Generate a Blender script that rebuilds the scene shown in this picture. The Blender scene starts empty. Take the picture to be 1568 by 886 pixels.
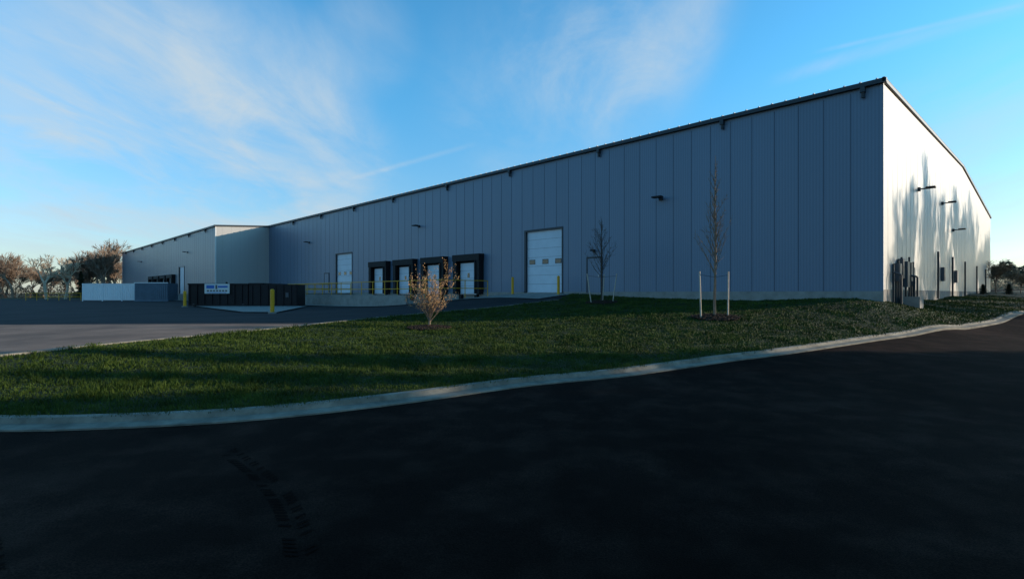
import bpy, math, random
import numpy as np
from mathutils import Vector, Matrix
random.seed(4); np.random.seed(4)
EYE=1.6; F=814.0
scene=bpy.context.scene
R=math.radians

# ------------------------------------------------------------ materials
def mat(name,col,rough=0.8,metal=0.0,noise=None,bump=None,spec=0.3):
    """noise=(scale,amount[,col2]) mixes col with col2 ; bump=(scale,strength,dist)"""
    m=bpy.data.materials.new(name); m.use_nodes=True
    nt=m.node_tree; b=nt.nodes['Principled BSDF']
    b.inputs['Base Color'].default_value=(*col,1); b.inputs['Roughness'].default_value=rough
    b.inputs['Metallic'].default_value=metal; b.inputs['Specular IOR Level'].default_value=spec
    tc=nt.nodes.new('ShaderNodeTexCoord')
    if noise:
        n=nt.nodes.new('ShaderNodeTexNoise'); n.inputs['Scale'].default_value=noise[0]; n.inputs['Detail'].default_value=7
        n.inputs['Roughness'].default_value=0.65
        nt.links.new(tc.outputs['Object'],n.inputs['Vector'])
        r=nt.nodes.new('ShaderNodeMapRange'); r.inputs[1].default_value=0.35; r.inputs[2].default_value=0.65
        nt.links.new(n.outputs['Fac'],r.inputs[0])
        mx=nt.nodes.new('ShaderNodeMix'); mx.data_type='RGBA'
        c2=noise[2] if len(noise)>2 else tuple(c*(1-noise[1]) for c in col)
        mx.inputs[6].default_value=(*col,1); mx.inputs[7].default_value=(*c2,1)
        nt.links.new(r.outputs[0],mx.inputs[0]); nt.links.new(mx.outputs[2],b.inputs['Base Color'])
    if bump:
        n=nt.nodes.new('ShaderNodeTexNoise'); n.inputs['Scale'].default_value=bump[0]; n.inputs['Detail'].default_value=5
        nt.links.new(tc.outputs['Object'],n.inputs['Vector'])
        bp=nt.nodes.new('ShaderNodeBump'); bp.inputs['Strength'].default_value=bump[1]; bp.inputs['Distance'].default_value=bump[2]
        nt.links.new(n.outputs['Fac'],bp.inputs['Height']); nt.links.new(bp.outputs[0],b.inputs['Normal'])
    return m

def panel_mat(name,axis,col,rough=.4,spec=.5):
    m=bpy.data.materials.new(name); m.use_nodes=True
    nt=m.node_tree; L=nt.links; b=nt.nodes['Principled BSDF']
    b.inputs['Roughness'].default_value=rough; b.inputs['Specular IOR Level'].default_value=spec
    tc=nt.nodes.new('ShaderNodeTexCoord'); sp=nt.nodes.new('ShaderNodeSeparateXYZ'); L.new(tc.outputs['Object'],sp.inputs[0])
    dv=nt.nodes.new('ShaderNodeMath'); dv.operation='DIVIDE'; dv.inputs[1].default_value=1.067; L.new(sp.outputs[axis],dv.inputs[0])
    of=nt.nodes.new('ShaderNodeMath'); of.operation='ADD'; of.inputs[1].default_value=0.106; L.new(dv.outputs[0],of.inputs[0])
    fl=nt.nodes.new('ShaderNodeMath'); fl.operation='FLOOR'; L.new(of.outputs[0],fl.inputs[0])
    wn=nt.nodes.new('ShaderNodeTexWhiteNoise'); wn.noise_dimensions='1D'; L.new(fl.outputs[0],wn.inputs['W'])
    n=nt.nodes.new('ShaderNodeTexNoise'); n.inputs['Scale'].default_value=0.35; n.inputs['Detail'].default_value=6
    mp=nt.nodes.new('ShaderNodeMapping'); mp.inputs['Scale'].default_value=(1,1,.25) ; L.new(tc.outputs['Object'],mp.inputs[0]); L.new(mp.outputs[0],n.inputs['Vector'])
    a=nt.nodes.new('ShaderNodeMath'); a.operation='MULTIPLY_ADD'; a.inputs[1].default_value=0.07; a.inputs[2].default_value=0.80; L.new(wn.outputs['Value'],a.inputs[0])
    a2=nt.nodes.new('ShaderNodeMath'); a2.operation='MULTIPLY_ADD'; a2.inputs[1].default_value=0.22; L.new(n.outputs['Fac'],a2.inputs[0]); L.new(a.outputs[0],a2.inputs[2])
    w=nt.nodes.new('ShaderNodeTexWave'); w.bands_direction='XYZ'[axis]; w.inputs['Scale'].default_value=0.314/0.134; w.inputs['Distortion'].default_value=0
    L.new(tc.outputs['Object'],w.inputs['Vector'])
    a3=nt.nodes.new('ShaderNodeMath'); a3.operation='MULTIPLY_ADD'; a3.inputs[1].default_value=0.14; L.new(w.outputs['Fac'],a3.inputs[0]); L.new(a2.outputs[0],a3.inputs[2])
    vm=nt.nodes.new('ShaderNodeVectorMath'); vm.operation='SCALE'; vm.inputs[0].default_value=col; L.new(a3.outputs[0],vm.inputs['Scale']); L.new(vm.outputs[0],b.inputs['Base Color'])
    n2=nt.nodes.new('ShaderNodeTexNoise'); n2.inputs['Scale'].default_value=28; L.new(tc.outputs['Object'],n2.inputs['Vector'])
    ad=nt.nodes.new('ShaderNodeMath'); ad.operation='MULTIPLY_ADD'; ad.inputs[1].default_value=0.5; L.new(n2.outputs['Fac'],ad.inputs[0]); L.new(w.outputs['Fac'],ad.inputs[2])
    bp=nt.nodes.new('ShaderNodeBump'); bp.inputs['Strength'].default_value=0.4; bp.inputs['Distance'].default_value=0.008
    L.new(ad.outputs[0],bp.inputs['Height']); L.new(bp.outputs[0],b.inputs['Normal'])
    return m

M={}
M['panel']=panel_mat('metal_panel',0,(.130,.178,.250))  # long-wall siding, shade put into its darker, bluer colour
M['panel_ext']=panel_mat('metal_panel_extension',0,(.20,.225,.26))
M['panel_sunlit']=panel_mat('metal_panel_sunlit',1,(.46,.445,.42),.42,.5)  # same siding as the long wall, sunlight put into its paler colour
M['seam']=mat('panel_seam',(.04,.055,.085),.6)
M['seam_end']=mat('panel_seam_end',(.36,.35,.33),.6)
M['trim']=mat('dark_trim',(.03,.04,.05),.45)
M['roof']=mat('roof_metal',(.35,.38,.42),.4,.3)
M['clip']=mat('seam_clip',(.7,.7,.7),.6,.0)
M['white']=mat('white_door',(.66,.70,.76),.45,noise=(1.5,.08))
M['wht2']=mat('white_trim',(.7,.7,.68),.5)
M['black']=mat('black_rubber',(.012,.012,.014),.7,noise=(3,.4))
M['glass']=mat('dark_glass',(.02,.025,.03),.08,spec=.6)
M['conc']=mat('concrete',(.32,.30,.27),.9,noise=(1.7,.3),bump=(25,.3,.01))
M['curb']=mat('curb_concrete',(.29,.265,.215),.9,noise=(2.2,.55),bump=(30,.4,.01))
M['yellow']=mat('safety_yellow',(.8,.40,.02),.5,noise=(6,.2))
M['lot']=mat('asphalt_lot',(.052,.047,.046),.9,noise=(.3,.0,(.032,.030,.031)),bump=(60,.5,.01),spec=.1)  # lot colour darkened to carry the building's shade
M['lot_sunlit']=mat('asphalt_lot_sunlit',(.29,.205,.155),.9,noise=(.45,.0,(.15,.11,.088)),bump=(60,.5,.01),spec=.1)  # the same lot with sunlight painted in as a lighter, warmer colour
M['field']=mat('dry_field',(.09,.075,.04),.95,noise=(.08,.0,(.05,.06,.025)),bump=(3,.6,.1))
M['soil']=mat('lawn_soil',(.022,.032,.008),.95,noise=(1.2,.0,(.014,.020,.006)),bump=(18,.8,.03))
M['mulch']=mat('mulch',(.06,.038,.027),.95,noise=(14,.5),bump=(30,1,.03))
M['bark']=mat('bark',(.10,.075,.06),.9,noise=(9,.4))
M['barkl']=mat('bark_light',(.28,.20,.14),.9,noise=(4,.4))
M['barkt']=mat('bark_tan',(.33,.235,.17),.9,noise=(.5,.45))
M['barkp']=mat('bark_pale',(.66,.54,.40),.9,noise=(4,.4))
M['stake']=mat('stake_wood',(.65,.53,.42),.8,noise=(8,.3))
M['leafg']=mat('golden_leaf',(.58,.35,.15),.7,noise=(5,.0,(.38,.20,.09)))
M['leaft']=mat('tan_leaf',(.34,.24,.13),.8,noise=(5,.4))
M['leafd']=mat('evergreen_leaf',(.04,.05,.02),.8,noise=(.8,.4))
M['leafb']=mat('brown_twigs',(.26,.18,.12),.8,noise=(.35,.55))
M['box_black']=mat('dumpster_paint',(.010,.010,.014),.5,noise=(1.5,.4))
M['cont_w']=mat('container_white',(.88,.91,.93),.5,noise=(.8,.06))
M['cont_b']=mat('container_blue',(.13,.19,.25),.5,noise=(.8,.2))
M['blue']=mat('sign_blue',(.04,.16,.5),.5)
M['steel']=mat('galvanised',(.35,.36,.38),.4,.6)
M['meter']=mat('meter_grey',(.10,.10,.11),.5)
def grass_mat():
    m=bpy.data.materials.new('grass_blade'); m.use_nodes=True; nt=m.node_tree; b=nt.nodes['Principled BSDF']
    b.inputs['Roughness'].default_value=.6; b.inputs['Specular IOR Level'].default_value=.12
    tc=nt.nodes.new('ShaderNodeTexCoord')
    n=nt.nodes.new('ShaderNodeTexNoise'); n.inputs['Scale'].default_value=1.1; n.inputs['Detail'].default_value=9; n.inputs['Roughness'].default_value=.78
    nt.links.new(tc.outputs['Object'],n.inputs['Vector'])
    r=nt.nodes.new('ShaderNodeValToRGB'); e=r.color_ramp.elements
    e[0].position=.34; e[0].color=(.016,.029,.004,1); e[1].position=.72; e[1].color=(.10,.135,.022,1)
    k=e.new(.52); k.color=(.040,.068,.009,1)
    nt.links.new(n.outputs['Fac'],r.inputs[0]); nt.links.new(r.outputs[0],b.inputs['Base Color'])
    return m
M['grass']=grass_mat()
def road_mat():
    m=bpy.data.materials.new('asphalt_new'); m.use_nodes=True; nt=m.node_tree; L=nt.links; b=nt.nodes['Principled BSDF']
    b.inputs['Roughness'].default_value=.9; b.inputs['Specular IOR Level'].default_value=.03
    tc=nt.nodes.new('ShaderNodeTexCoord')
    def nz(s,d,sc=(1,1,1),rot=0):
        mp=nt.nodes.new('ShaderNodeMapping'); mp.inputs['Scale'].default_value=sc; mp.inputs['Rotation'].default_value=(0,0,R(rot)); L.new(tc.outputs['Object'],mp.inputs[0])
        n=nt.nodes.new('ShaderNodeTexNoise'); n.inputs['Scale'].default_value=s; n.inputs['Detail'].default_value=d; n.inputs['Roughness'].default_value=.6; L.new(mp.outputs[0],n.inputs['Vector']); return n.outputs['Fac']
    def rng(v,a,b_,c,d):
        n=nt.nodes.new('ShaderNodeMapRange'); L.new(v,n.inputs[0])
        for i,q in enumerate((a,b_,c,d)): n.inputs[i+1].default_value=q
        return n.outputs[0]
    def mul(a,b_):
        n=nt.nodes.new('ShaderNodeMath'); n.operation='MULTIPLY'; L.new(a,n.inputs[0]); L.new(b_,n.inputs[1]); return n.outputs[0]
    f=mul(mul(rng(nz(.3,6,(1,.35,1),-20),.35,.7,.5,1.8),rng(nz(1.6,8),.45,.72,.8,2.0)),rng(nz(85,2),.35,.7,.5,1.7))
    vm=nt.nodes.new('ShaderNodeVectorMath'); vm.operation='SCALE'; vm.inputs[0].default_value=(.0172,.0098,.0074); L.new(f,vm.inputs['Scale']); L.new(vm.outputs[0],b.inputs['Base Color'])
    bp=nt.nodes.new('ShaderNodeBump'); bp.inputs['Strength'].default_value=.7; bp.inputs['Distance'].default_value=.012; L.new(nz(90,3),bp.inputs['Height']); L.new(bp.outputs[0],b.inputs['Normal'])
    return m
M['asph']=road_mat()
M['tyre']=mat('tyre_mark',(.0095,.0056,.0045),.9,noise=(3,.3),spec=.03)

# ------------------------------------------------------------ mesh builder
class MB:
    def __init__(s): s.v=[]; s.f=[]; s.m=[]; s.mats=[]
    def mi(s,k):
        if k not in s.mats: s.mats.append(k)
        return s.mats.index(k)
    def poly(s,pts,k):
        i=len(s.v); s.v+= [tuple(p) for p in pts]; s.f.append(tuple(range(i,i+len(pts)))); s.m.append(s.mi(k))
    def box(s,x0,x1,y0,y1,z0,z1,k,mtx=None):
        c=[(x,y,z) for z in (z0,z1) for y in (y0,y1) for x in (x0,x1)]
        if mtx: c=[tuple(mtx@Vector(p)) for p in c]
        i=len(s.v); s.v+=c; q=s.mi(k)
        for a in ((0,2,3,1),(4,5,7,6),(0,1,5,4),(2,6,7,3),(0,4,6,2),(1,3,7,5)):
            s.f.append(tuple(i+j for j in a)); s.m.append(q)
    def tube(s,p0,p1,r0,r1,k,n=6,cap=True):
        p0=Vector(p0);p1=Vector(p1); d=(p1-p0)
        if d.length<1e-6: return
        d.normalize(); a=d.orthogonal().normalized(); b=d.cross(a); i=len(s.v); q=s.mi(k)
        for p,r in ((p0,r0),(p1,r1)):
            for j in range(n):
                t=2*math.pi*j/n; s.v.append(tuple(p+(a*math.cos(t)+b*math.sin(t))*r))
        for j in range(n):
            s.f.append((i+j,i+(j+1)%n,i+n+(j+1)%n,i+n+j)); s.m.append(q)
        if cap:
            s.f.append(tuple(i+j for j in range(n-1,-1,-1))); s.m.append(q); s.f.append(tuple(i+n+j for j in range(n))); s.m.append(q)
    def mesh(s,name):
        me=bpy.data.meshes.new(name); me.from_pydata(s.v,[],s.f)
        for k in s.mats: me.materials.append(M[k])
        me.polygons.foreach_set('material_index',s.m); me.update(); return me
    def obj(s,name,parent=None,loc=None,bevel=0):
        o=bpy.data.objects.new(name,s.mesh(name)); scene.collection.objects.link(o)
        if parent: o.parent=parent
        if loc: o.location=loc
        if bevel:
            b=o.modifiers.new('b','BEVEL'); b.width=bevel; b.segments=2
        return o
def empty(name,loc=(0,0,0),rz=0):
    e=bpy.data.objects.new(name,None); e.location=loc; e.rotation_euler=(0,0,rz); scene.collection.objects.link(e); return e
def inst(name,me,loc,rz=0,sc=1,parent=None):
    o=bpy.data.objects.new(name,me); o.location=loc; o.rotation_euler=(0,0,rz); o.scale=(sc,sc,sc) if not hasattr(sc,'__len__') else sc
    scene.collection.objects.link(o)
    if parent: o.parent=parent
    return o

# ------------------------------------------------------------ terrain (z relative to eye)
ex=(.7031,-.7111); ey=(.7111,.7031); C=(15.8,22.65)
def W(x,y): return (C[0]+x*ex[0]+y*ey[0], C[1]+x*ex[1]+y*ey[1])
Bc=[(-11.3,8.4,-1.55),(-11.0,7.4,-1.58),(-9.4,6.8,-1.62),(-6.4,6.64,-1.65),(-4.87,6.78,-1.65),(-3.4,7.2,-1.65),(-1.84,8.14,-1.65),(.19,9.72,-1.65),(2.2,10.7,-1.62),
    (4.84,12.46,-1.57),(7.2,13.9,-1.52),(9.8,15.6,-1.45),(13.8,18.4,-1.38),(17.3,20.6,-1.32),(20.9,23.0,-1.22),(28.2,28.8,-1.05),(40.8,39.6,-.75),(61,60,-.2),(92,91,.5)]
Ac=[(-11.3,8.4,-1.55),(-10.9,9.2,-1.35),(-9.8,10.3,-1.26),(-9.3,13,-1.25),(-7.9,16.9,-1.22),(-6.9,20.6,-1.18),(-5.5,24.4,-1.12),(-3.5,27.2,-1.0),(-1.5,28.9,-.87),(2.7,31.1,-.45)]
ctrl=list(Bc)+Ac[1:]
for t,z in ((0,-.42),(5,-.42),(10,-.36),(14.5,-.2),(19.4,-.02),(25,-.25),(30,-.85),(38,-1.0),(50,-1.05),(69,-1.05)): ctrl.append((*W(-t,0),z))
for t,z in ((0,-.56),(5,-.54),(10,-.46)): ctrl.append((*W(-t,-1.5),z))
for w,z in ((8,-.40),(20,-.30),(35,-.1),(58,.15)): ctrl.append((*W(0,w),z))
for t in (70,90,110,134): ctrl.append((*W(-t,-6.6),-1.08))
ctrl+=[(7.64,20.0,-1.0),(4.9,29,-.6),(-2.9,18.8,-1.33),(-30,30,-1.15),(-50,50,-1.1),(-25,15,-1.25),(-30,45,-1.12),(-12,36,-1.1),(-60,80,-1.1),(-120,110,-1.1),
 (0,0,-1.6),(-8,3,-1.62),(8,3,-1.6),(15,8,-1.5),(25,15,-1.35),(25,20,-1.25),(33,28,-1.05),(40,25,-1.1),(-20,-10,-1.6),(20,-20,-1.6),(60,45,-.5),
 (150,150,2.5),(300,300,4),(80,60,0),(-300,300,-1.0),(0,500,-1),(-600,0,-1.2),(600,0,0),(0,-500,-1.6),(-100,20,-1.2),(90,80,.4)]
P=np.array(ctrl)
def phi(r2): return np.sqrt(r2+1.5)
D=((P[:,None,:2]-P[None,:,:2])**2).sum(-1); A=phi(D)+(-0.02)*np.eye(len(P))
n_=len(P); AA=np.zeros((n_+1,n_+1)); AA[:n_,:n_]=A; AA[:n_,n_]=1; AA[n_,:n_]=1
wts=np.linalg.solve(AA,np.append(P[:,2],0))
def hN(x,y):
    x=np.asarray(x,float);y=np.asarray(y,float); out=np.full(x.shape,wts[-1])
    for i in range(n_): out=out+wts[i]*phi((x-P[i,0])**2+(y-P[i,1])**2)
    return out+EYE
def h(x,y): return float(hN(np.array([x]),np.array([y]))[0])

def axis(lo,a,b,hi,st):
    mid=list(np.arange(a,b+1e-6,st)); l=[];s=st;x=a
    while x>lo: s*=1.25; x-=s; l.append(x)
    r=[];s=st;x=mid[-1]
    while x<hi: s*=1.25; x+=s; r.append(x)
    return np.array(l[::-1]+mid+r)
def grid(name,xs,ys,dz,k,sel=None):
    X,Y=np.meshgrid(xs,ys); Z=hN(X,Y)+dz; nx=len(xs); ny=len(ys)
    V=np.stack([X.ravel(),Y.ravel(),Z.ravel()],1)
    j,i=np.meshgrid(np.arange(ny-1),np.arange(nx-1),indexing='ij'); a=(j*nx+i).ravel()
    Fc=np.stack([a,a+1,a+1+nx,a+nx],1)
    if sel is not None:
        cx=V[Fc].mean(1); Fc=Fc[sel(cx[:,0],cx[:,1])]
    me=bpy.data.meshes.new(name); me.from_pydata(V.tolist(),[],Fc.tolist()); me.materials.append(M[k])
    me.polygons.foreach_set('use_smooth',[True]*len(me.polygons)); me.update()
    o=bpy.data.objects.new(name,me); scene.collection.objects.link(o); return o
grid('ground',axis(-2500,-60,60,2500,1.0),axis(-1500,-12,90,3000,1.0),-.05,'field')
ax=axis(-125,-60,60,110,.75); ay=axis(-60,-12,90,100,.75)
bx=np.array([p[0] for p in Bc[2:]]); by=np.array([p[1] for p in Bc[2:]])
def yB(x): return np.where(x<-11.2,8.6,np.interp(x,bx,by)+1.0)
def lotsel(x,y): return (x<7)&(y>=yB(x))&(x>-120)&(y<110)
def roadsel(x,y):
    t=(x*ex[0]+y*ex[1])
    return ~((x<7)&(y>=yB(x))) & (y>-60)&(t<22)&(t>-200)&(x>-120)&~((y>30)&(x<20))
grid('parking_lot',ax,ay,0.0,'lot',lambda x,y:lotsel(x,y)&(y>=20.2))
grid('parking_lot_sunlit',ax,ay,0.0,'lot_sunlit',lambda x,y:lotsel(x,y)&(y<20.2))  # near part of the lot, painted sunlit up to the shadow edge
grid('asphalt_road',ax,ay,0.0,'asph',roadsel)

# lawn loft
def cat(pts,n=8):
    pts=[Vector(p) for p in pts]; out=[]
    for i in range(len(pts)-1):
        p0=pts[max(i-1,0)];p1=pts[i];p2=pts[i+1];p3=pts[min(i+2,len(pts)-1)]
        for j in range(n):
            t=j/n; out.append(.5*((2*p1)+(-p0+p2)*t+(2*p0-5*p1+4*p2-p3)*t*t+(-p0+3*p1-3*p2+p3)*t**3))
    out.append(pts[-1]); return out
Bs=cat([(p[0],p[1],0) for p in Bc]); As=cat([(p[0],p[1],0) for p in Ac])
A2=[Vector((*W(-17.0,-.02),0)),Vector((*W(-9,-.02),0)),Vector((*W(0.02,-.02),0)),Vector((*W(.02,3),0)),Vector((*W(.02,7),0)),Vector((*W(.02,15),0)),Vector((*W(.02,32),0)),Vector((*W(.02,58.5),0)),Vector((*W(.02,95),0))]
Akey=[As[i*8] for i in range(len(Ac))]
Ak=Akey[:7]+[Akey[8],Akey[9]]+A2
Bk=[0,1.2,3,4,5,6,7,8,9,10,11,12,13,14,15,16,17,18]
def Bat(s):
    i=min(int(s*8),len(Bs)-2); return Bs[i].lerp(Bs[i+1],s*8-i)
def Aat(q):
    i=min(int(q),len(Ak)-2); t=q-i
    if i<6:
        k=i*8+t*8; j=min(int(k),len(As)-2); return As[j].lerp(As[j+1],k-j)
    if i==6:
        k=48+t*16; j=int(k); return As[j].lerp(As[min(j+1,len(As)-1)],k-j)
    if i==7:
        k=64+t*8; j=min(int(k),len(As)-2); return As[j].lerp(As[j+1],k-j)
    return Ak[i].lerp(Ak[i+1],t)
def Bq(q):
    i=min(int(q),len(Bk)-2); return Bat(Bk[i]+(Bk[i+1]-Bk[i])*(q-i))
NQ=17*10; NT=30
qa=np.linspace(0,17,NQ+1)
LA=np.array([Aat(q)[:2] for q in qa]); LB=np.array([Bq(q)[:2] for q in qa])
T=np.linspace(0,1,NT+1)
LX=LA[:,None,0]*(1-T)+LB[:,None,0]*T; LY=LA[:,None,1]*(1-T)+LB[:,None,1]*T
LZ=hN(LX,LY)+.07
V=np.stack([LX.ravel(),LY.ravel(),LZ.ravel()],1)
i,j=np.meshgrid(np.arange(NQ),np.arange(NT),indexing='ij'); a=(i*(NT+1)+j).ravel()
Fq=np.stack([a,a+1,a+NT+2,a+NT+1],1)
me=bpy.data.meshes.new('lawn'); me.from_pydata(V.tolist(),[],Fq.tolist()); me.materials.append(M['soil']); me.update()
me.polygons.foreach_set('use_smooth',[True]*len(me.polygons))
lawn=bpy.data.objects.new('lawn',me); scene.collection.objects.link(lawn)
# grass blades in one mesh
q=V[Fq]; area=.5*np.abs((q[:,2,0]-q[:,0,0])*(q[:,3,1]-q[:,1,1])-(q[:,3,0]-q[:,1,0])*(q[:,2,1]-q[:,0,1]))
cen=q.mean(1); dist=np.hypot(cen[:,0],cen[:,1])
dens=np.clip(1900*(9/np.maximum(dist,9))**1.6,120,1900); dens[(dist>60)]=0
vis=(cen[:,0]/np.maximum(cen[:,1],.1)>-1.15); cnt=np.random.poisson(area*dens*vis)
idx=np.repeat(np.arange(len(Fq)),cnt); N=len(idx); r1=np.random.rand(N,1); r2=np.random.rand(N,1)
qq=q[idx]; base=(qq[:,0]*(1-r1)+qq[:,3]*r1)*(1-r2)+(qq[:,1]*(1-r1)+qq[:,2]*r1)*r2
def vn(x,y,s,seed):
    rs=np.random.RandomState(seed); G=rs.rand(64,64); fx=x/s; fy=y/s; ix=np.floor(fx).astype(int); iy=np.floor(fy).astype(int); tx=fx-ix; ty=fy-iy
    tx=tx*tx*(3-2*tx); ty=ty*ty*(3-2*ty); g=lambda a,b:G[a%64,b%64]
    return (g(ix,iy)*(1-tx)+g(ix+1,iy)*tx)*(1-ty)+(g(ix,iy+1)*(1-tx)+g(ix+1,iy+1)*tx)*ty
cl=.6*vn(base[:,0],base[:,1],.22,1)+.4*vn(base[:,0],base[:,1],.9,2)
hh=(.015+.12*cl**2)*(.6+.8*np.random.rand(N)); bd=np.hypot(base[:,0],base[:,1])
wd=.006*np.clip(bd/8,1,4); an=np.random.rand(N)*2*math.pi; la=np.random.rand(N)*2*math.pi; ln=hh*np.random.rand(N)*.9
b0=base+np.stack([np.cos(an)*wd,np.sin(an)*wd,-.005*np.ones(N)],1); b1=base-np.stack([np.cos(an)*wd,np.sin(an)*wd,.005*np.ones(N)],1)
tp=base+np.stack([np.cos(la)*ln,np.sin(la)*ln,hh],1)
GV=np.stack([b0,b1,tp],1).reshape(-1,3).astype(np.float32)
me=bpy.data.meshes.new('grass'); me.vertices.add(3*N); me.vertices.foreach_set('co',GV.ravel()); me.loops.add(3*N); me.loops.foreach_set('vertex_index',np.arange(3*N,dtype=np.int32))
me.polygons.add(N); me.polygons.foreach_set('loop_start',np.arange(0,3*N,3,dtype=np.int32)); me.materials.append(M['grass']); me.update(calc_edges=True)
g=bpy.data.objects.new('grass',me); scene.collection.objects.link(g)

# curb
path=[p for p in reversed(As)]+Bs[1:]
path=[Vector((p[0],p[1],0)) for p in path]
mb=MB(); prof=[(-.15,.0),(-.15,.10),(-.01,.10),(.03,.03),(.28,.018),(.28,-.08)]; profA=[(-.15,.0),(-.15,.10),(-.01,.10),(.03,.04),(.85,.03),(.85,-.08)]
rows=[]; nA=len(As)
for k,p in enumerate(path):
    t=(path[min(k+1,len(path)-1)]-path[max(k-1,0)]); t.normalize(); nrm=Vector((t.y,-t.x,0)); f=min(max((nA-14-k)/10,0),1)
    rows.append([( (p+nrm*(o*(1-f)+oa*f)).x,(p+nrm*(o*(1-f)+oa*f)).y,h(p.x,p.y)+dz) for (o,dz),(oa,_) in zip(prof,profA)])
for k in range(len(rows)-1):
    for c in range(len(prof)-1): mb.poly([rows[k][c],rows[k+1][c],rows[k+1][c+1],rows[k][c+1]],'curb')
mb.obj('kerb')
# faint tyre marks on the road
mb=MB(); rt=random.Random(3)
def tyre(path_,wd_):
    n=len(path_)
    for i in range(n-1):
        a=Vector(path_[i]);b=Vector(path_[i+1]); t=(b-a).normalized(); nn=Vector((-t.y,t.x)); 
        for s in (-1,1):
            if rt.random()<.45: continue
            p=[a+nn*s*.02, a+nn*s*wd_-t*.05, a+nn*s*wd_-t*.02, a+nn*s*.02+t*.03]
            mb.poly([(v.x,v.y,h(v.x,v.y)+.006) for v in p],'tyre')
arc=lambda x0,y0,x1,y1,bend,n:[(x0+(x1-x0)*i/n+bend*math.sin(math.pi*i/n)*.5,y0+(y1-y0)*i/n) for i in range(n+1)]
tyre(arc(-3.0,5.6,-1.3,3.3,.35,42),.10); tyre(arc(-4.0,3.9,-3.0,3.0,.1,18),.1)
mb.obj('tyre_marks')

def slab(name,x0,x1,y0,y1,dz,k='conc',n=8):
    mb=MB(); g=[[None]*(n+1) for _ in range(n+1)]
    for i in range(n+1):
        for j in range(n+1):
            X,Y=W(x0+(x1-x0)*i/n,y0+(y1-y0)*j/n); g[i][j]=(X,Y,h(X,Y)+dz)
    for i in range(n):
        for j in range(n): mb.poly([g[i][j],g[i+1][j],g[i+1][j+1],g[i][j+1]],k)
    return mb.obj(name)
slab('concrete_apron',-27,-16.9,-3.2,-.045,.05)
slab('concrete_walk',-60,-27.01,-6.6,-.045,.05,n=24)

# ------------------------------------------------------------ warehouse
TH=math.atan2(ex[1],ex[0])
wh=empty('warehouse',(C[0],C[1],EYE),TH)
L1=69.2; EX=6.56; L2=133.9; WW=58.5; H=9.1; HR=10.35; HE=8.6; PB=.17
def wall_open(mb,x0,x1,y,z0,z1,ops,k,rev=.25):
    xs=sorted(set([x0,x1]+[o[0] for o in ops]+[o[1] for o in ops]))
    for a,b in zip(xs[:-1],xs[1:]):
        c=(a+b)/2; o=[o for o in ops if o[0]<c<o[1]]
        if not o: mb.poly([(a,y,z0),(b,y,z0),(b,y,z1),(a,y,z1)],k)
        else:
            o=o[0]
            if o[2]>z0+.001: mb.poly([(a,y,z0),(b,y,z0),(b,y,o[2]),(a,y,o[2])],k)
            mb.poly([(a,y,o[3]),(b,y,o[3]),(b,y,z1),(a,y,z1)],k)
            mb.poly([(a,y,o[2]),(a,y+rev,o[2]),(a,y+rev,o[3]),(a,y,o[3])],'trim')
            mb.poly([(b,y,o[2]),(b,y,o[3]),(b,y+rev,o[3]),(b,y+rev,o[2])],'trim')
            mb.poly([(a,y,o[3]),(a,y+rev,o[3]),(b,y+rev,o[3]),(b,y,o[3])],'trim')
ops=[(-21.1,-17.7,.03,4.35),(-49.8,-46.2,.03,4.25)]
ZW=.10
mb=MB()
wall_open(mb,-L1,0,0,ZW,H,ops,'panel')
mb.poly([(0,0,PB),(0,WW,PB),(0,WW,H),(0,WW/2,HR),(0,0,H)],'panel_sunlit')
mb.poly([(-L1,-EX,PB),(-L1,0,PB),(-L1,0,H),(-L1,-EX,HE)],'panel_sunlit')
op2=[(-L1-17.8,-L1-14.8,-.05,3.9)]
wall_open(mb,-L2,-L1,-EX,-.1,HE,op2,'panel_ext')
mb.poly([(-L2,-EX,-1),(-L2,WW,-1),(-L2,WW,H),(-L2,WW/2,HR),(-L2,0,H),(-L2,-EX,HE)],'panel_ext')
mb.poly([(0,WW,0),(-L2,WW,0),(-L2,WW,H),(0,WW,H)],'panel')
mb.obj('walls',wh)
mb=MB() # roof
ov=.12
mb.poly([(ov,-ov,H+.03),(ov,WW/2,HR+.05),(-L2-ov,WW/2,HR+.05),(-L2-ov,-ov,H+.03)],'roof')
mb.poly([(ov,WW/2,HR+.05),(ov,WW+ov,H+.03),(-L2-ov,WW+ov,H+.03),(-L2-ov,WW/2,HR+.05)],'roof')
mb.poly([(-L1+ov,-EX-ov,HE+.03),(-L1+ov,-.15,H+.02),(-L2,-.15,H+.02),(-L2,-EX-ov,HE+.03)],'roof')
mb.obj('roof',wh)
mb=MB() # foundation
mb.box(-L1,-.03,.03,.4,-1.6,PB-.10,'conc'); mb.box(-.4,-.031,.41,WW,-.8,PB+.02,'conc')
mb.box(-L2,-L1-.03,-EX+.03,-EX+.4,-1.6,-.08,'conc'); mb.box(-L1-.4,-L1-.031,-EX+.41,0,-1.6,PB+.02,'conc')
mb.box(-L1+.03,-49.95,-.04,.029,-1.6,ZW-.003,'conc'); mb.box(-46.05,-21.25,-.04,.029,-1.6,ZW-.003,'conc')
mb.box(-17.6,.03,-.03,.029,-1.0,ZW-.003,'conc'); mb.box(-.03,.03,.03,WW,-1.0,PB-.005,'conc')
mb.obj('foundation',wh)
mb=MB() # seams
def inop(x,o): return [p for p in o if p[0]-.02<x<p[1]+.02]
x=-1.18
while x>-L1+.2:
    o=inop(x,ops); mb.box(x-.011,x+.011,-.006,.004,(o[0][3]+.02 if o else ZW+.01),H-.3,'seam'); x-=1.067
y=1.0
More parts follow.
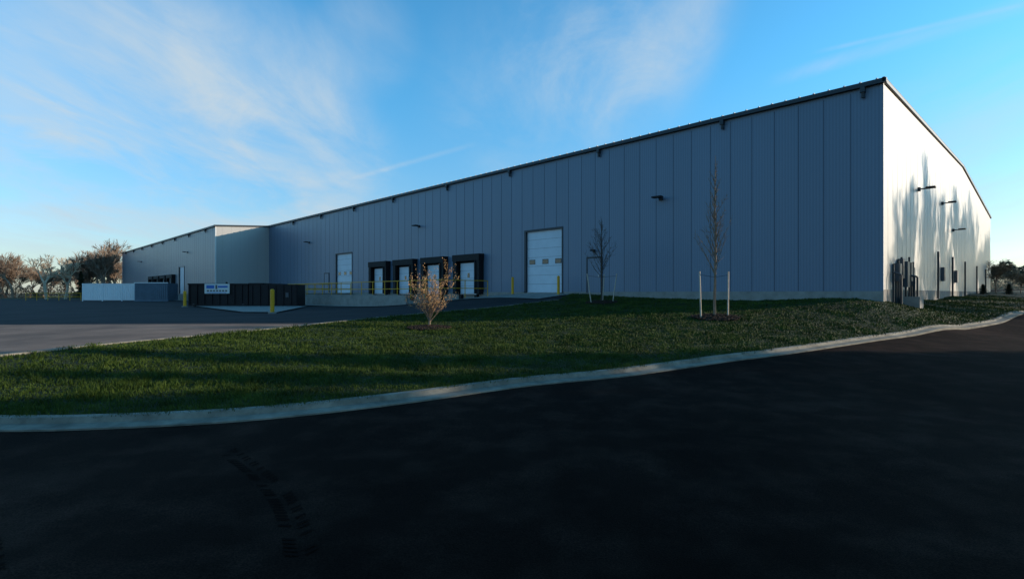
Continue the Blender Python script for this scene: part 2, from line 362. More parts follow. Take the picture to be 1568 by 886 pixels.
while y<WW:
    zt=H+(HR-H)*(1-abs(y-WW/2)/(WW/2)); mb.box(-.004,.005,y-.007,y+.007,PB,zt-.25,'seam_end'); y+=1.067
x=-L1-1.07
while x>-L2:
    mb.box(x-.012,x+.012,-EX-.006,-EX+.004,-.09,HE-.3,'seam'); x-=1.067
y=-EX+.8
while y<0: mb.box(-L1-.004,-L1+.006,y-.010,y+.010,PB,HE-.1,'seam_end'); y+=1.067
mb.obj('panel_seams',wh)
mb=MB() # trims & gutter
mb.box(-.10,.022,-.022,.10,ZW+.004,H-.02,'panel')
mb.box(.0225,.026,-.0,.10,ZW+.004,H-.02,'wht2')
mb.box(-L1+.13,.16,-.20,-.012,H-.17,H+.02,'trim')
mb.box(-L2,-L1+.16,-EX-.20,-EX-.012,HE-.17,HE+.02,'trim')
def sloped(x,y0,z0,y1,z1,hgt,th):
    mb.poly([(x+th,y0,z0-hgt),(x+th,y1,z1-hgt),(x+th,y1,z1),(x+th,y0,z0)],'trim')
    mb.poly([(x,y0,z0-hgt),(x+th,y0,z0-hgt),(x+th,y0,z0),(x,y0,z0)],'trim')
    mb.poly([(x,y0,z0-hgt),(x,y1,z1-hgt),(x+th,y1,z1-hgt),(x+th,y0,z0-hgt)],'trim')
    mb.poly([(x,y0,z0),(x+th,y0,z0),(x+th,y1,z1),(x,y1,z1)],'trim')
sloped(.012,-.2,H+.05,WW/2,HR+.07,.18,.10); sloped(.012,WW/2,HR+.07,WW+.2,H+.05,.18,.10)
sloped(-L1+.012,-EX-.2,HE+.05,-.21,H+.02,.2,.1)
mb.box(-L2-.02,-L2+.1,-EX-.02,-EX+.1,-.1,HE,'wht2')
mb.box(-L1-.1,-L1+.022,-EX-.022,-EX+.1,PB-.25,HE-.05,'wht2')
for t in (.7,6.9,14.7,22.6,30,38.2,45.7,53.3,61):
    mb.box(-t-.09,-t+.09,-.24,-.03,H-.40,H-.175,'trim'); mb.tube((-t,-.13,H-.38),(-t,-.1,H-.62),.075,.075,'trim',10)
for t in (4,12,20,28,36,44,52,60):
    X=-L1-t; mb.box(X-.09,X+.09,-EX-.24,-EX-.03,HE-.40,HE-.175,'trim'); mb.tube((X,-EX-.13,HE-.38),(X,-EX-.1,HE-.62),.075,.075,'trim',8)
mb.obj('gutter_and_trim',wh)
mb=MB(); x=-.2
while x>-L1+.5: mb.box(x-.035,x+.035,-.13,.1,H+.036,H+.09,'clip'); x-=.61
mb.obj('roof_rib_ends',wh)

def ohdoor(name,x0,x1,z0,z1,y=.12,wz=None):
    mb=MB(); n=7; hgt=(z1-z0)/n
    for i in range(n): mb.box(x0+.07,x1-.07,y,y+.05,z0+i*hgt+.008,z0+(i+1)*hgt-.008,'white')
    mb.box(x0+.06,x1-.06,y+.02,y+.06,z0,z1,'meter')
    mb.box(x0-.11,x0+.06,-.03,y+.02,z0,z1+.02,'trim'); mb.box(x1-.06,x1+.04,-.03,y+.02,z0,z1+.02,'trim'); mb.box(x0-.11,x1+.04,-.032,y+.02,z1-.03,z1+.09,'trim')
    mb.box(x0-.11,x1+.04,-.2,y+.1,-.9,z0-.004,'conc')
    zc=z0+hgt*3.5
    for k in (.16,.52,.86):
        c=x0+(x1-x0)*k; mb.box(c-.24,c+.24,y-.015,y+.01,zc-.13,zc+.13,'glass')
        mb.box(c-.28,c+.28,y-.008,y+.01,zc-.17,zc+.17,'meter')
    return mb.obj(name,wh)
ohdoor('overhead_door',-21.1,-17.7,.03,4.35)
ohdoor('overhead_door_far',-49.8,-46.2,.03,4.25)
def dock(k,x0,x1,yb=0,z1=3.05,s=1):
    mb=MB(); d=.5
    for a,b in ((x0,x0+.36),(x1-.36,x1)): mb.box(a,b,yb-d,yb-.008,-.05,z1-.02,'black')
    mb.box(x0-.03,x1+.03,yb-d-.04,yb-.008,z1-.5,z1,'black')
    mb.box(x0+.36,x1-.36,yb-.10,yb-.01,-.1,z1-.45,'black')
    c=(x0+x1)/2
    for i in range(4): mb.box(c-1.0,c+1.0,yb-.17,yb-.11,.0+i*.6,.585+i*.6,'white')
    mb.box(c-.12,c+.12,yb-.19,yb-.16,1.25,1.6,'glass')
    for a in (x0+.42,x1-.42): mb.box(a-.08,a+.08,yb-d-.07,yb-d-.001,.0,z1-.55,'black')
    for a in (c-1.1,c+.8): mb.box(a,a+.3,yb-.28,yb-.06,-.6,-.1,'black')
    mb.box(c-1.0,c+1.0,yb-.22,yb-.06,-.09,-.02,'steel')
    mb.obj('loading_dock_%d'%k,wh)
for k,(a,b) in enumerate(((-28.75,-25.55),(-33.2,-30.0),(-37.6,-34.4),(-42.0,-38.8))): dock(k,a,b)
for k,t in enumerate((20,24.4,28.8,33.2)): dock(k+10,-L1-t-3.4,-L1-t,-EX,2.9)
mb=MB(); mb.box(-L1-17.8,-L1-14.8,-EX+.1,-EX+.15,-.05,3.9,'white'); mb.box(-L1-17.9,-L1-17.7,-EX-.05,-EX+.09,-.05,4.0,'trim'); mb.box(-L1-14.9,-L1-14.7,-EX-.05,-EX+.09,-.05,4.0,'trim')
mb.obj('extension_door',wh)
def mandoor(x,yb=0,z0=.05,lampz=True):
    mb=MB(); mb.box(x-.5,x+.5,yb-.045,yb-.006,z0,z0+2.15,'panel')
    for a,b,c,d in ((x-.6,x-.5,z0,z0+2.25),(x+.5,x+.6,z0,z0+2.25),(x-.5,x+.5,z0+2.15,z0+2.25)): mb.box(a,b,yb-.06,yb-.005,c,d,'trim')
    mb.box(x+.36,x+.42,yb-.1,yb-.046,z0+.95,z0+1.1,'steel')
    mb.obj('man_door',wh)
mandoor(-15.1); mandoor(-52.0); mandoor(-L1-38,-EX,-.05)
def lamp(x,y,z,ax=0,s=1):
    mb=MB()
    if ax==0:
        mb.box(x-.1*s,x+.1*s,y-.12,y-.007,z-.1,z+.1,'trim'); mb.box(x-.04,x+.04,y-.35*s,y-.12,z-.02,z+.04,'trim'); mb.box(x-.28*s,x+.28*s,y-.62*s,y-.3*s,z+.0,z+.08,'black')
    else:
        mb.box(x+.007,x+.12,y-.1,y+.1,z-.1,z+.1,'trim'); mb.box(x+.12,x+.4,y-.04,y+.04,z-.02,z+.04,'trim'); mb.box(x+.35,x+.75,y-.2,y+.2,z,z+.08,'black')
    mb.obj('wall_light',wh)
lamp(-10.45,0,5.35); lamp(-34.1,0,5.9); lamp(-56.5,0,6.0); lamp(-15.1,0,2.65,0,.5)
lamp(-L1-13,-EX,5.9); lamp(-L1-45,-EX,5.9)
for w,z in ((8.6,5.6),(17.5,5.9),(23,4.6)): lamp(0,w,z,1)

mb=MB()
for w,zb,zt,wd_,dp in ((2.2,.55,1.35,.5,.25),(3.1,.7,1.6,.35,.22),(3.8,.3,1.5,.6,.3),(5.0,.6,1.5,.45,.25),(6.0,.4,1.3,.3,.2)):
    mb.box(.03,.03+dp,w-wd_/2,w+wd_/2,zb,zt,'meter')
for w,zt in ((1.6,1.3),(2.2,.55),(2.7,1.5),(3.1,.7),(3.45,1.7),(4.5,1.5),(5.4,1.8),(6.0,.4),(6.5,1.6)):
    mb.tube((.1,w,-.6),(.1,w,zt),.045,.045,'trim',8)
mb.tube((.28,3.1,1.2),(.28,3.1,1.21),.1,.1,'glass',10)
mb.obj('utility_meters',wh)
mb=MB()
mb.box(.35,.95,2.3,3.3,-.8,-.15,'conc')
for w in (1.2,4.4,5.2): 
    mb.tube((.45,w,-.6),(.45,w,.8),.045,.045,'trim',8); mb.tube((.45,w,.8),(.12,w,.95),.045,.04,'trim',8)
mb.obj('gas_regulator',wh)
mb=MB()
for w in (15,22,30,40,50): mb.tube((.12,w,-.3),(.12,w,2.6),.06,.06,'trim',8)
for w in (17,24): mb.box(.02,.2,w,w+.5,.8,1.7,'meter')
mb.obj('end_wall_downpipes',wh)

rw=empty('guard_railing',(C[0],C[1],EYE),TH)
mb=MB(); yr=-5.3
mb.box(-56,-28.0,yr-.12,yr+.12,-1.6,-.12,'conc')
mb.box(-56,-55.76,yr+.121,-.05,-1.6,-.12,'conc')
mb.obj('retaining_wall',rw)
mb=MB()
def rail(p0,p1,n,zb,zt,post=True):
    for i in range(n+1):
        t=i/n; x=p0[0]+(p1[0]-p0[0])*t; y=p0[1]+(p1[1]-p0[1])*t; mb.tube((x,y,zb),(x,y,zt),.03,.03,'yellow',6)
    for z in (zt,(zb+zt)/2+.05): mb.tube((p0[0],p0[1],z),(p1[0],p1[1],z),.028,.028,'yellow',6)
rail((-55.9,yr),(-24,yr),18,-.35,.92); rail((-24,yr),(-24,-1),2,-.3,.92); rail((-50.5,-5),(-50.5,-.5),3,-.1,.95); rail((-45.6,-5),(-45.6,-.5),3,-.1,.95)
rail((-56,-7.6),(-47,-7.6),5,-1.1,.6)
mb.obj('rails',rw)
mb=MB(); mb.box(-50.3,-45.8,-5.1,-.21,-1.3,.02,'conc'); mb.obj('dock_ramp',rw)

def pix(px,py=None,z=None,d=None):
    u=(px-784)/F
    if d is None: d=z*F/(449-py)
    return (u*d,d)
def bollard(x,y,hgt=1.2,r=.09):
    mb=MB(); mb.tube((0,0,-.2),(0,0,hgt),r,r,'yellow',16); mb.tube((0,0,hgt),(0,0,hgt+.05),r,r*.5,'yellow',16)
    mb.tube((0,0,-.05),(0,0,.06),r*2,r*1.9,'conc',12)
    mb.obj('bollard',loc=(x,y,h(x,y)+.03))
for p in (W(-17.3,-.9),W(-21.5,-.9)): bollard(*p)
bollard(*pix(417,d=29.5),1.28,.11); bollard(*pix(283,d=44),1.25,.12)
bollard(*pix(300,d=60),1.2,.09)

# dumpster
zx=h(-24,46)
dm=empty('dumpster',(-22.6,46.5,zx),R(3))
mb=MB()
def roll(x0,x1,hh_,d=2.3):
    mb.box(x0,x1,-d/2,d/2,.18,.26,'box_black')
    for a in (-d/2,d/2-.05): mb.box(x0,x1,a,a+.05,.261,hh_,'box_black')
    for a in (x0,x1-.05): mb.box(a,a+.05,-d/2+.051,d/2-.051,.261,hh_,'box_black')
    x=x0+.02
    while x<x1: mb.box(x,x+.09,-d/2-.08,-d/2-.002,.2,hh_-.1,'box_black'); x+=.62
    mb.box(x0-.04,x1+.04,-d/2-.1,-d/2+.06,hh_-.099,hh_+.03,'box_black'); mb.box(x0-.04,x1+.04,d/2-.06,d/2+.1,hh_-.099,hh_+.03,'box_black')
    mb.box(x0-.03,x1+.03,-d/2-.09,-d/2+.1,.08,.19,'box_black')
    for a in (x0+.4,x1-.4): mb.tube((a,-d/2+.2,.12),(a,-d/2-.05,.12),.13,.13,'meter',10)
roll(-4.9,.0,1.95); mb.obj('container_body',dm)
mb=MB()
mb.box(.06,4.1,-1.1,1.0,.1,1.9,'box_black'); mb.box(.06,1.2,-1.15,1.05,1.901,2.02,'box_black'); mb.box(1.3,2.6,-.9,.9,1.901,1.97,'box_black')
for a in (.3,.95,1.6,2.25,2.9,3.55,4.0): mb.box(a,a+.09,-1.17,-1.101,.15,1.85,'box_black')
mb.box(3.15,3.4,-1.15,-1.1,.8,1.2,'meter')
mb.obj('compactor',dm)
mb=MB()
mb.box(-3.5,-1.45,-1.32,-1.26,1.12,1.95,'wht2')
mb.box(-3.35,-2.7,-1.328,-1.318,1.55,1.82,'blue'); mb.box(-2.6,-2.45,-1.328,-1.318,1.5,1.85,'meter'); mb.box(-2.4,-1.6,-1.328,-1.318,1.62,1.78,'blue')
for k in range(7): mb.box(-3.3+k*.25,-3.3+k*.25+.17,-1.328,-1.318,1.3,1.42,'meter')
mb.box(-3.3,-1.7,-1.328,-1.318,1.18,1.23,'blue')
mb.obj('sign_panel',dm)
mb=MB()
P4=[pix(372,d=31.5),pix(425,d=30.5),pix(470,d=45),pix(300,d=45)]
mb.poly([(p[0],p[1],h(*p)+.06) for p in P4],'conc'); mb.obj('concrete_pad')

cw=empty('shipping_container',(-56.3,76,h(-56,76)),R(0)); 
mb=MB()
mb.box(-4.1,4.1,-1.2,1.2,.12,2.4,'cont_w')
x=-4.0
while x<3.95: mb.box(x,x+.12,-1.26,-1.201,.25,2.28,'cont_w'); x+=.27
for a in (-4.12,-1.35,1.4,4.0): mb.box(a,a+.14,-1.3,-1.201,.0,2.45,'cont_w')
mb.box(-4.14,4.16,-1.29,-1.2,2.401,2.5,'cont_w'); mb.box(-4.14,4.16,-1.29,-1.2,.0,.14,'meter')
mb.obj('body',cw)
cw=empty('storage_container',(-49.8,74.5,h(-50,74.5)),R(0)); mb=MB()
mb.box(-2.3,2.3,-1.1,1.1,.12,2.5,'cont_b'); x=-2.2
while x<2.2: mb.box(x,x+.12,-1.16,-1.101,.25,2.4,'cont_b'); x+=.27
mb.box(-2.35,2.35,-1.18,-1.1,2.501,2.6,'cont_w'); mb.box(-2.35,2.35,-1.18,-1.1,.0,.14,'cont_b')
mb.obj('body',cw)
mb=MB()
for k in range(14):
    X=-75+k*1.7; mb.tube((X,82,0),(X,82,1.15),.04,.04,'yellow',6)
for z in (.6,1.13): mb.tube((-75,82,z),(-52.9,82,z),.04,.04,'yellow',6)
mb.obj('yellow_fence',loc=(0,0,h(-65,82)))

# ------------------------------------------------------------ trees
def bare(seed,H_=10,levels=5,spread=.55,k='bark',r=.16,leaf=None,nleaf=0,leafs=.1,trunk=.25,sides=4,nch=(2,4),mr_=.010):
    rnd=random.Random(seed); mb=MB(); tips=[]
    def grow(p,d,ln,rad,lv):
        n=3; pp=p
        for i in range(n):
            d=(d+Vector((rnd.gauss(0,.10),rnd.gauss(0,.10),rnd.gauss(.03,.06)))).normalized()
            q=pp+d*(ln/n); r0=rad*(1-.35*i/n); r1=rad*(1-.35*(i+1)/n); mb.tube(pp,q,r0,r1,k,sides if lv<2 else 3,False); pp=q
            if lv>0 and lv<levels and rnd.random()<.7: child(pp,d,ln*.62,r1*.5,lv+1)
        if lv<levels:
            for c in range(rnd.randint(*nch)): child(pp,d,ln*rnd.uniform(.62,.85),rad*.58,lv+1)
        else: tips.append(pp)
    def child(p,d,ln,rad,lv):
        a=d.orthogonal().normalized(); a.rotate(Matrix.Rotation(rnd.uniform(0,6.28),3,d)); s=spread*rnd.uniform(.5,1.3)
        dd=(d*math.cos(s)+a*math.sin(s)+Vector((0,0,.12))).normalized(); grow(p,dd,ln,max(rad,mr_),lv)
    grow(Vector((0,0,-.2)),Vector((0,0,1)),H_*trunk,r,0)
    zt=max(v[2] for v in mb.v); sc=H_/zt
    if leaf:
        for i in range(nleaf):
            t=rnd.choice(tips)+Vector((rnd.gauss(0,.15),rnd.gauss(0,.15),rnd.gauss(0,.15)))*leafs*6
            a=Vector((rnd.gauss(0,1),rnd.gauss(0,1),rnd.gauss(0,1))).normalized(); b=a.orthogonal().normalized(); s=leafs*rnd.uniform(.6,1.4)
            mb.poly([t-a*s,t+b*s*.5,t+a*s,t-b*s*.5],leaf)
    mb.v=[(v[0]*sc,v[1]*sc,v[2]*sc) for v in mb.v]
    return mb
def sapling(seed,H_,k='bark',br=26,b0=.28,ln=1.1,ang=.42,r=.045,tw=5):
    rnd=random.Random(seed); mb=MB(); pts=[]; x=y=0
    n=14
    for i in range(n+1):
        z=H_*i/n; x+=rnd.gauss(0,.012); y+=rnd.gauss(0,.012); pts.append(Vector((x,y,z)))
    pts[0].z=-.1
    for i in range(n): mb.tube(pts[i],pts[i+1],r*(1-i/n)**.8+.006,r*(1-(i+1)/n)**.8+.005,k,7,False)
    for b in range(br):
        f=b0+(0.93-b0)*b/br; j=min(int(f*n),n-1); p=pts[j].lerp(pts[j+1],f*n-j); th=rnd.uniform(0,6.28)
        L=ln*(1.05-f)*rnd.uniform(.7,1.2)*1.25; a=ang*rnd.uniform(.8,1.5); d=Vector((math.cos(th)*math.sin(a),math.sin(th)*math.sin(a),math.cos(a))); q=p; rad=.015*(1.1-f)+.006
        for s in range(5):
            d=(d+Vector((rnd.gauss(0,.07),rnd.gauss(0,.07),.05))).normalized(); q2=q+d*L/5; mb.tube(q,q2,rad*(1-s/6),rad*(1-(s+1)/6),k,4,False); q=q2
            for _ in range(tw//3+1):
                e=(d+Vector((rnd.gauss(0,.5),rnd.gauss(0,.5),rnd.gauss(.15,.3)))).normalized(); e2=q+e*L*.3*rnd.random(); mb.tube(q,e2,.006,.004,k,3,False)
    return mb
def stakes(mb,offs,hs=1.75):
    for (dx,dy,lx) in offs:
        mb.tube((dx,dy,-.2),(dx+lx,dy,hs),.03,.028,'stake',6); mb.tube((dx+lx,dy,hs*.93),(0,0,hs*.88),.008,.008,'black',4)
def mulch(x,y,r):
    mb=MB(); rnd=random.Random(int(x*10)); n=40; ring=[]
    for j in range(n):
        t=2*math.pi*j/n; rr=r*rnd.uniform(.85,1.12); X=x+math.cos(t)*rr; Y=y+math.sin(t)*rr; ring.append((X,Y,h(X,Y)+.085))
    c=(x,y,h(x,y)+.20)
    for j in range(n):
        a=ring[j]; b=ring[(j+1)%n]; m1=tuple(a[i]*.5+c[i]*.5+(rnd.uniform(0,.03) if i==2 else 0) for i in range(3)); m2=tuple(b[i]*.5+c[i]*.5 for i in range(3))
        mb.poly([a,b,m2,m1],'mulch'); mb.poly([m1,m2,c],'mulch')
    for j in range(500):
        t=rnd.uniform(0,6.28); rr=r*math.sqrt(rnd.random())*1.1; X=x+math.cos(t)*rr;Y=y+math.sin(t)*rr; z=h(X,Y)+.13+.08*(1-min(rr/r,1))
        mb.box(-.05,.05,-.015,.015,-.01,.01,'mulch',Matrix.Translation((X,Y,z))@Matrix.Rotation(rnd.uniform(0,3),4,'Z')@Matrix.Rotation(rnd.gauss(0,.4),4,'Y'))
    mb.obj('mulch_ring')
px_,py_=(1095-784)/F*20,20
mb=sapling(3,6.1,'barkl',46,.25,1.35,.38,.05,9); stakes(mb,((-.56,-.1,-.06),(.5,.05,.02))); mb.obj('sapling_tree',loc=(px_,py_,h(px_,py_)+.07)); mulch(px_,py_,.8)
px_,py_=(921-784)/F*29,29
mb=sapling(8,4.75,'bark',40,.3,1.6,.55,.045,9); stakes(mb,((-.55,-.1,-.25),(.6,.1,.25),(.15,.6,.1)),1.6); mb.obj('sapling_tree',loc=(px_,py_,h(px_,py_)+.07)); mulch(px_,py_,.8)
# golden shrub
px_,py_=(657-784)/F*18.8,18.8
rnd=random.Random(5); mb=MB(); tips=[]
mb.tube((0,0,-.1),(.02,0,.35),.05,.04,'barkl',7,False)
def sg(p,d,L,r,lv):
    q=p
    for s in range(4):
        d=(d+Vector((rnd.gauss(0,.13),rnd.gauss(0,.13),.05))).normalized(); q2=q+d*L/4; mb.tube(q,q2,r*(1-s/5),r*(1-(s+1)/5),'barkl',4,False); q=q2; tips.append(q.copy())
        if lv<2 and rnd.random()<.85:
            e=(d+Vector((rnd.gauss(0,.55),rnd.gauss(0,.55),rnd.gauss(.1,.3)))).normalized(); sg(q,e,L*.5,r*.5,lv+1)
for k in range(20):
    th=rnd.uniform(0,6.28); a=rnd.uniform(.05,.66); sg(Vector((.02,0,rnd.uniform(.2,.4))),Vector((math.cos(th)*math.sin(a),math.sin(th)*math.sin(a),math.cos(a))),rnd.uniform(1.0,1.5)*(1-.3*a),.018,0)
for k in range(2600):
    t=rnd.choice(tips)+Vector((rnd.gauss(0,.03),rnd.gauss(0,.03),rnd.gauss(0,.03))); a=Vector((rnd.gauss(0,1),rnd.gauss(0,1),rnd.gauss(0,1))).normalized(); b=a.orthogonal().normalized(); s=rnd.uniform(.014,.030)
    mb.poly([t-a*s,t+b*s*.6,t+a*s,t-b*s*.6],'leafg')
mb.v=[(v[0]*.95,v[1]*.95,v[2]*1.0) for v in mb.v]
mb.obj('golden_shrub',loc=(px_,py_,h(px_,py_)+.07)); mulch(px_,py_,.7)

# distant trees left
V1=[bare(s,10,5,.5,'barkt',.2,mr_=.022).mesh('bare_tree_mesh') for s in (11,12,13)]
V1.append(bare(21,10,5,.65,'barkp',.24,nch=(2,3),mr_=.03).mesh('pale_tree_mesh'))
V2=[bare(s,8.5,5,.5,'barkt',.14,'leafb',300,.08,mr_=.018).mesh('brown_tree_mesh') for s in (31,32)]
tl=empty('distant_trees')
rnd=random.Random(9)
for k in range(34):
    d=rnd.uniform(118,150); px=rnd.uniform(-40,190); X=(px-784)/F*d
    me=rnd.choice(V1[:3]+V1[:3]+V2[:2]); s=rnd.uniform(.65,1.05)*(1.0+.15*math.sin(px*.05))
    inst('tree',me,(X,d,h(X,d)),rnd.uniform(0,6.28),(s*1.1,s*1.1,s),tl)
for px,d,me,s in ((72,105,V1[3],.9),(100,108,V1[3],.85),(150,112,V1[0],1.3),(157,112,V1[2],1.15),(172,116,V2[0],1.1),(20,118,V1[0],.95),(140,120,V1[1],1.05),(130,118,V1[1],1.1)):
    X=(px-784)/F*d; inst('tree',me,(X,d,h(X,d)),px,s,tl)
def brush(n,fx,k,s0):
    mb=MB()
    for i in range(n):
        p=fx(); a=Vector((rnd.gauss(0,1),rnd.gauss(0,1),rnd.gauss(0,1))).normalized(); b=a.orthogonal().normalized(); s=s0*rnd.uniform(.5,1.5)
        mb.poly([p-a*s,p+b*s*.3,p+a*s,p-b*s*.3],k)
    return mb
def f1():
    px=rnd.uniform(-60,190); d=rnd.uniform(118,128); X=(px-784)/F*d; top=3.2+1.3*math.sin(px*.09)+.8*math.sin(px*.31)
    return Vector((X,d,h(-90,120)+rnd.random()**.8*max(top,.8)))
brush(12000,f1,'leafb',.17).obj('underbrush')
def conifer(seed,H_,W_,k,n):
    r_=random.Random(seed); mb=MB(); mb.tube((0,0,-.2),(0,0,H_*.9),.14,.03,'bark',6,False)
    for i in range(n):
        f=r_.random()**.8; z=H_*(.08+.92*f); lay=.65+.35*math.sin(z*7+seed); rad=W_*(1-f)**.8*lay*math.sqrt(r_.random())+.05; t=r_.uniform(0,6.28)
        p=Vector((math.cos(t)*rad,math.sin(t)*rad,z-rad*.25)); a=Vector((math.cos(t),math.sin(t),-.3+r_.gauss(0,.3))).normalized(); b=Vector((-math.sin(t),math.cos(t),r_.gauss(0,.3))).normalized(); s=r_.uniform(.12,.35)
        mb.poly([p-a*s,p+b*s*.4,p+a*s,p-b*s*.4],k)
    return mb
cm=conifer(2,6,1.9,'leafd',3500).mesh('conifer_mesh')
for px,d,s in ((124,104,.9),):
    X=(px-784)/F*d; inst('evergreen_tree',cm,(X,d,h(X,d)),0,(s*.8,s*.8,s))
X,Y=pix(347,d=62); inst('evergreen_shrub',cm,(X,Y,h(X,Y)),0,.40)

def f2():
    px=rnd.uniform(1500,1640); d=rnd.uniform(150,170); X=(px-784)/F*d; top=4.2+1.0*math.sin(px*.16)
    return Vector((X,d,h(140,160)+2.0+rnd.random()*top))
brush(6000,f2,'leafd',.5).obj('distant_treeline')
def f3():
    px=rnd.uniform(1505,1640); d=rnd.uniform(85,140); X=(px-784)/F*d; top=2.4+.7*math.sin(px*.3)+.5*math.sin(px*.9)
    return Vector((X,d,h(100,100)+rnd.random()*top))
brush(11000,f3,'leaft',.22).obj('dry_brush')
tsm=bare(51,3.3,4,.6,'barkt',.06,'leaft',1500,.05).mesh('tan_shrub_mesh')
for px,d,s in ((1524,60,1.15),(1545,64,.9),(1562,58,.7)):
    X=(px-784)/F*d; inst('tan_shrub',tsm,(X,d,h(X,d)),px,s)
for px,d,s in ((1500,47,.2),(1540,50,.22)):
    X=(px-784)/F*d+.3; inst('evergreen_shrub',cm,(X,d,h(X,d)),px,(s*1.5,s*1.5,s*.8))

# trees beyond the right edge of the picture (cast the long shadows)
tr=empty('roadside_trees')
dens_t=[bare(s,13,4,.5,'bark',.22,'leafd',7000,.34).mesh('roadside_tree_mesh') for s in (61,62)]
bar_t=[bare(s,16,5,.30,'bark',.28,mr_=.035).mesh('roadside_bare_mesh') for s in (71,72,73)]
bigc=conifer(7,13,4.2,'leafd',8000).mesh('roadside_conifer_mesh')
rnd=random.Random(77)
Y=-14
while Y<14.8:
    low=Y>10.5; sh=.92 if low else 1.35; ws=.95 if low else 1.3
    X=44+rnd.uniform(-2,2); inst('tree',bigc,(X,Y,h(X,Y)),rnd.uniform(0,6),(ws,ws,rnd.uniform(.95,1.08)*sh),tr)
    X=50+rnd.uniform(-2,2); inst('tree',bigc,(X,Y+.9,h(X,Y)),rnd.uniform(0,6),(ws,ws,rnd.uniform(.95,1.05)*sh),tr)
    if Y<9: X=56+rnd.uniform(-2,2); inst('tree',bigc,(X,Y-.2,h(X,Y)),rnd.uniform(0,6),(ws,ws,rnd.uniform(1.0,1.1)*sh),tr)
    if Y<3: X=61+rnd.uniform(-2,3); inst('tree',rnd.choice(dens_t),(X,Y,h(X,Y)),rnd.uniform(0,6),sh*1.1,tr)
    Y+=1.9
for k in range(26):
    Y=28+k*1.8; X=Y+rnd.uniform(24,34); inst('tree',rnd.choice(bar_t),(X,Y,h(X,Y)),rnd.uniform(0,6),(.8,.8,rnd.uniform(.8,1.15)),tr)

# ------------------------------------------------------------ light
el=R(13); S=Vector((.998*math.cos(el),.066*math.cos(el),math.sin(el))).normalized()
sl=bpy.data.lights.new('sun','SUN'); sl.energy=5; sl.angle=R(.5); sl.color=(1,.84,.66)
so=bpy.data.objects.new('sun',sl); so.rotation_euler=S.to_track_quat('Z','Y').to_euler(); scene.collection.objects.link(so)
w=bpy.data.worlds.new('World'); scene.world=w; w.use_nodes=True; nt=w.node_tree; L=nt.links; bg=nt.nodes['Background']
sky=nt.nodes.new('ShaderNodeTexSky'); sky.sky_type='NISHITA'; sky.sun_disc=False; sky.sun_elevation=el; sky.sun_rotation=math.atan2(S.x,S.y)
sky.air_density=1.0; sky.dust_density=.6; sky.ozone_density=2.5
tc=nt.nodes.new('ShaderNodeTexCoord')
def math_(op,a,b=None,c=None):
    n=nt.nodes.new('ShaderNodeMath'); n.operation=op
    for i,v in enumerate((a,b,c)):
        if v is None: continue
        if isinstance(v,(int,float)): n.inputs[i].default_value=v
        else: L.new(v,n.inputs[i])
    return n.outputs[0]
nz=nt.nodes.new('ShaderNodeVectorMath'); nz.operation='NORMALIZE'; L.new(tc.outputs['Generated'],nz.inputs[0]); dirv=nz.outputs[0]
sp=nt.nodes.new('ShaderNodeSeparateXYZ'); L.new(dirv,sp.inputs[0])
zz=math_('ADD',math_('MAXIMUM',sp.outputs[2],0.0),.16)
cb=nt.nodes.new('ShaderNodeCombineXYZ'); L.new(math_('DIVIDE',sp.outputs[0],zz),cb.inputs[0]); L.new(math_('DIVIDE',sp.outputs[1],zz),cb.inputs[1])
def noise(scale,sx,sy,rot,detail=8,rough=.6,dist=.6):
    mp=nt.nodes.new('ShaderNodeMapping'); mp.inputs['Scale'].default_value=(sx,sy,1); mp.inputs['Rotation'].default_value=(0,0,R(rot)); L.new(cb.outputs[0],mp.inputs[0])
    n=nt.nodes.new('ShaderNodeTexNoise'); n.inputs['Scale'].default_value=scale; n.inputs['Detail'].default_value=detail; n.inputs['Roughness'].default_value=rough; n.inputs['Distortion'].default_value=dist
    L.new(mp.outputs[0],n.inputs['Vector']); return n.outputs['Fac']
def mr(v,a,b,c=0,d=1):
    n=nt.nodes.new('ShaderNodeMapRange'); n.interpolation_type='SMOOTHSTEP'; L.new(v,n.inputs[0])
    for i,q_ in enumerate((a,b,c,d)): n.inputs[i+1].default_value=q_
    return n.outputs[0]
def pdir(px,py): return Vector(((px-784)/F,1,(449-py)/F)).normalized()
def dot(v):
    n=nt.nodes.new('ShaderNodeVectorMath'); n.operation='DOT_PRODUCT'; L.new(dirv,n.inputs[0]); n.inputs[1].default_value=v; return n.outputs['Value']
wisp=mr(noise(1.3,1.0,.6,25,8,.58,.4),.40,.68); fine=mr(noise(3.0,1.0,.45,-25,9,.65,.7),.38,.72)
mask=None
for px,py,rad,am in ((330,235,17,1.0),(200,190,13,.65),(460,285,12,.65),(930,60,12,.75),(1000,10,9,.6),(150,70,11,.5),(60,150,14,.3),(60,320,16,.5),(560,65,6,.35),(800,150,12,.35),(1540,300,16,.4),(440,130,8,.2)):
    m_=math_('MULTIPLY',mr(dot(pdir(px,py)),math.cos(R(rad)),1.0),am); mask=m_ if mask is None else math_('SUBTRACT',math_('ADD',mask,m_),math_('MULTIPLY',mask,m_))
cf=math_('MULTIPLY',mask,math_('ADD',math_('MULTIPLY',wisp,.58),math_('MULTIPLY',fine,.38)))
cf=math_('ADD',cf,math_('MULTIPLY',mask,.04))
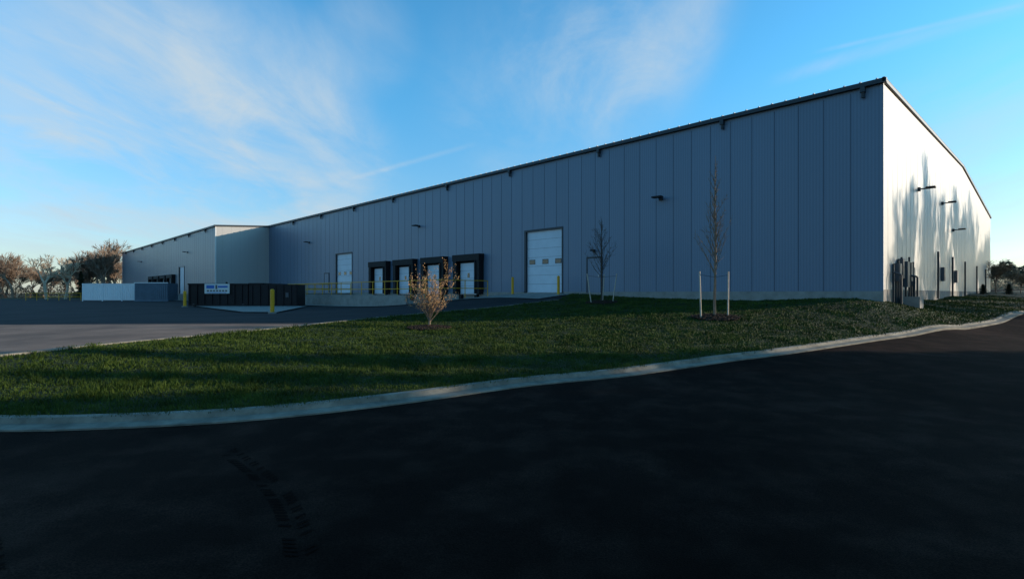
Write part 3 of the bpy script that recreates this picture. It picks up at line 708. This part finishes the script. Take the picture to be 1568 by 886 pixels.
def streak(a,b,wdeg,am):
    global cf
    A_=pdir(*a);B_=pdir(*b); n=A_.cross(B_).normalized(); mid=(A_+B_).normalized(); half=A_.angle(B_)/2
    lat=mr(math_('ABSOLUTE',dot(n)),0,math.sin(R(wdeg)),1,0); ext=mr(dot(mid),math.cos(half*1.1),math.cos(half*.5))
    cf=math_('ADD',cf,math_('MULTIPLY',math_('MULTIPLY',lat,ext),math_('MULTIPLY',math_('ADD',fine,.5),am)))
streak((530,276),(730,220),.4,.25); streak((1180,125),(1640,-15),.9,.22); streak((1250,80),(1600,0),.3,.2)
cf=math_('MINIMUM',cf,.9)
tm=nt.nodes.new('ShaderNodeMix'); tm.data_type='RGBA'; L.new(mr(sp.outputs[2],0.0,.42),tm.inputs[0]); tm.inputs[6].default_value=(1.10,1.20,1.38,1); tm.inputs[7].default_value=(.72,1.75,2.02,1)
mu=nt.nodes.new('ShaderNodeMix'); mu.data_type='RGBA'; mu.blend_type='MULTIPLY'; mu.inputs[0].default_value=1; L.new(sky.outputs[0],mu.inputs[6]); L.new(tm.outputs[2],mu.inputs[7])
mx=nt.nodes.new('ShaderNodeMix'); mx.data_type='RGBA'; L.new(cf,mx.inputs[0]); L.new(mu.outputs[2],mx.inputs[6]); mx.inputs[7].default_value=(3.9,4.55,5.0,1)
back=math_('MULTIPLY',mr(sp.outputs[1],-.35,.35,.82,1.0),mr(sp.outputs[2],.55,.95,1.0,.6))
vs=nt.nodes.new('ShaderNodeVectorMath'); vs.operation='SCALE'; L.new(mx.outputs[2],vs.inputs[0]); L.new(back,vs.inputs['Scale'])
L.new(vs.outputs[0],bg.inputs['Color']); bg.inputs['Strength'].default_value=.15

# ------------------------------------------------------------ camera
cd=bpy.data.cameras.new('camera'); cd.sensor_width=36; cd.lens=36*F/1568; cd.clip_end=6000; cd.shift_y=6/1568
co=bpy.data.objects.new('camera',cd); co.location=(0,0,EYE); co.rotation_euler=(R(90),0,0); scene.collection.objects.link(co); scene.camera=co
scene.view_settings.view_transform='Standard'; scene.view_settings.look='None'; scene.view_settings.exposure=0
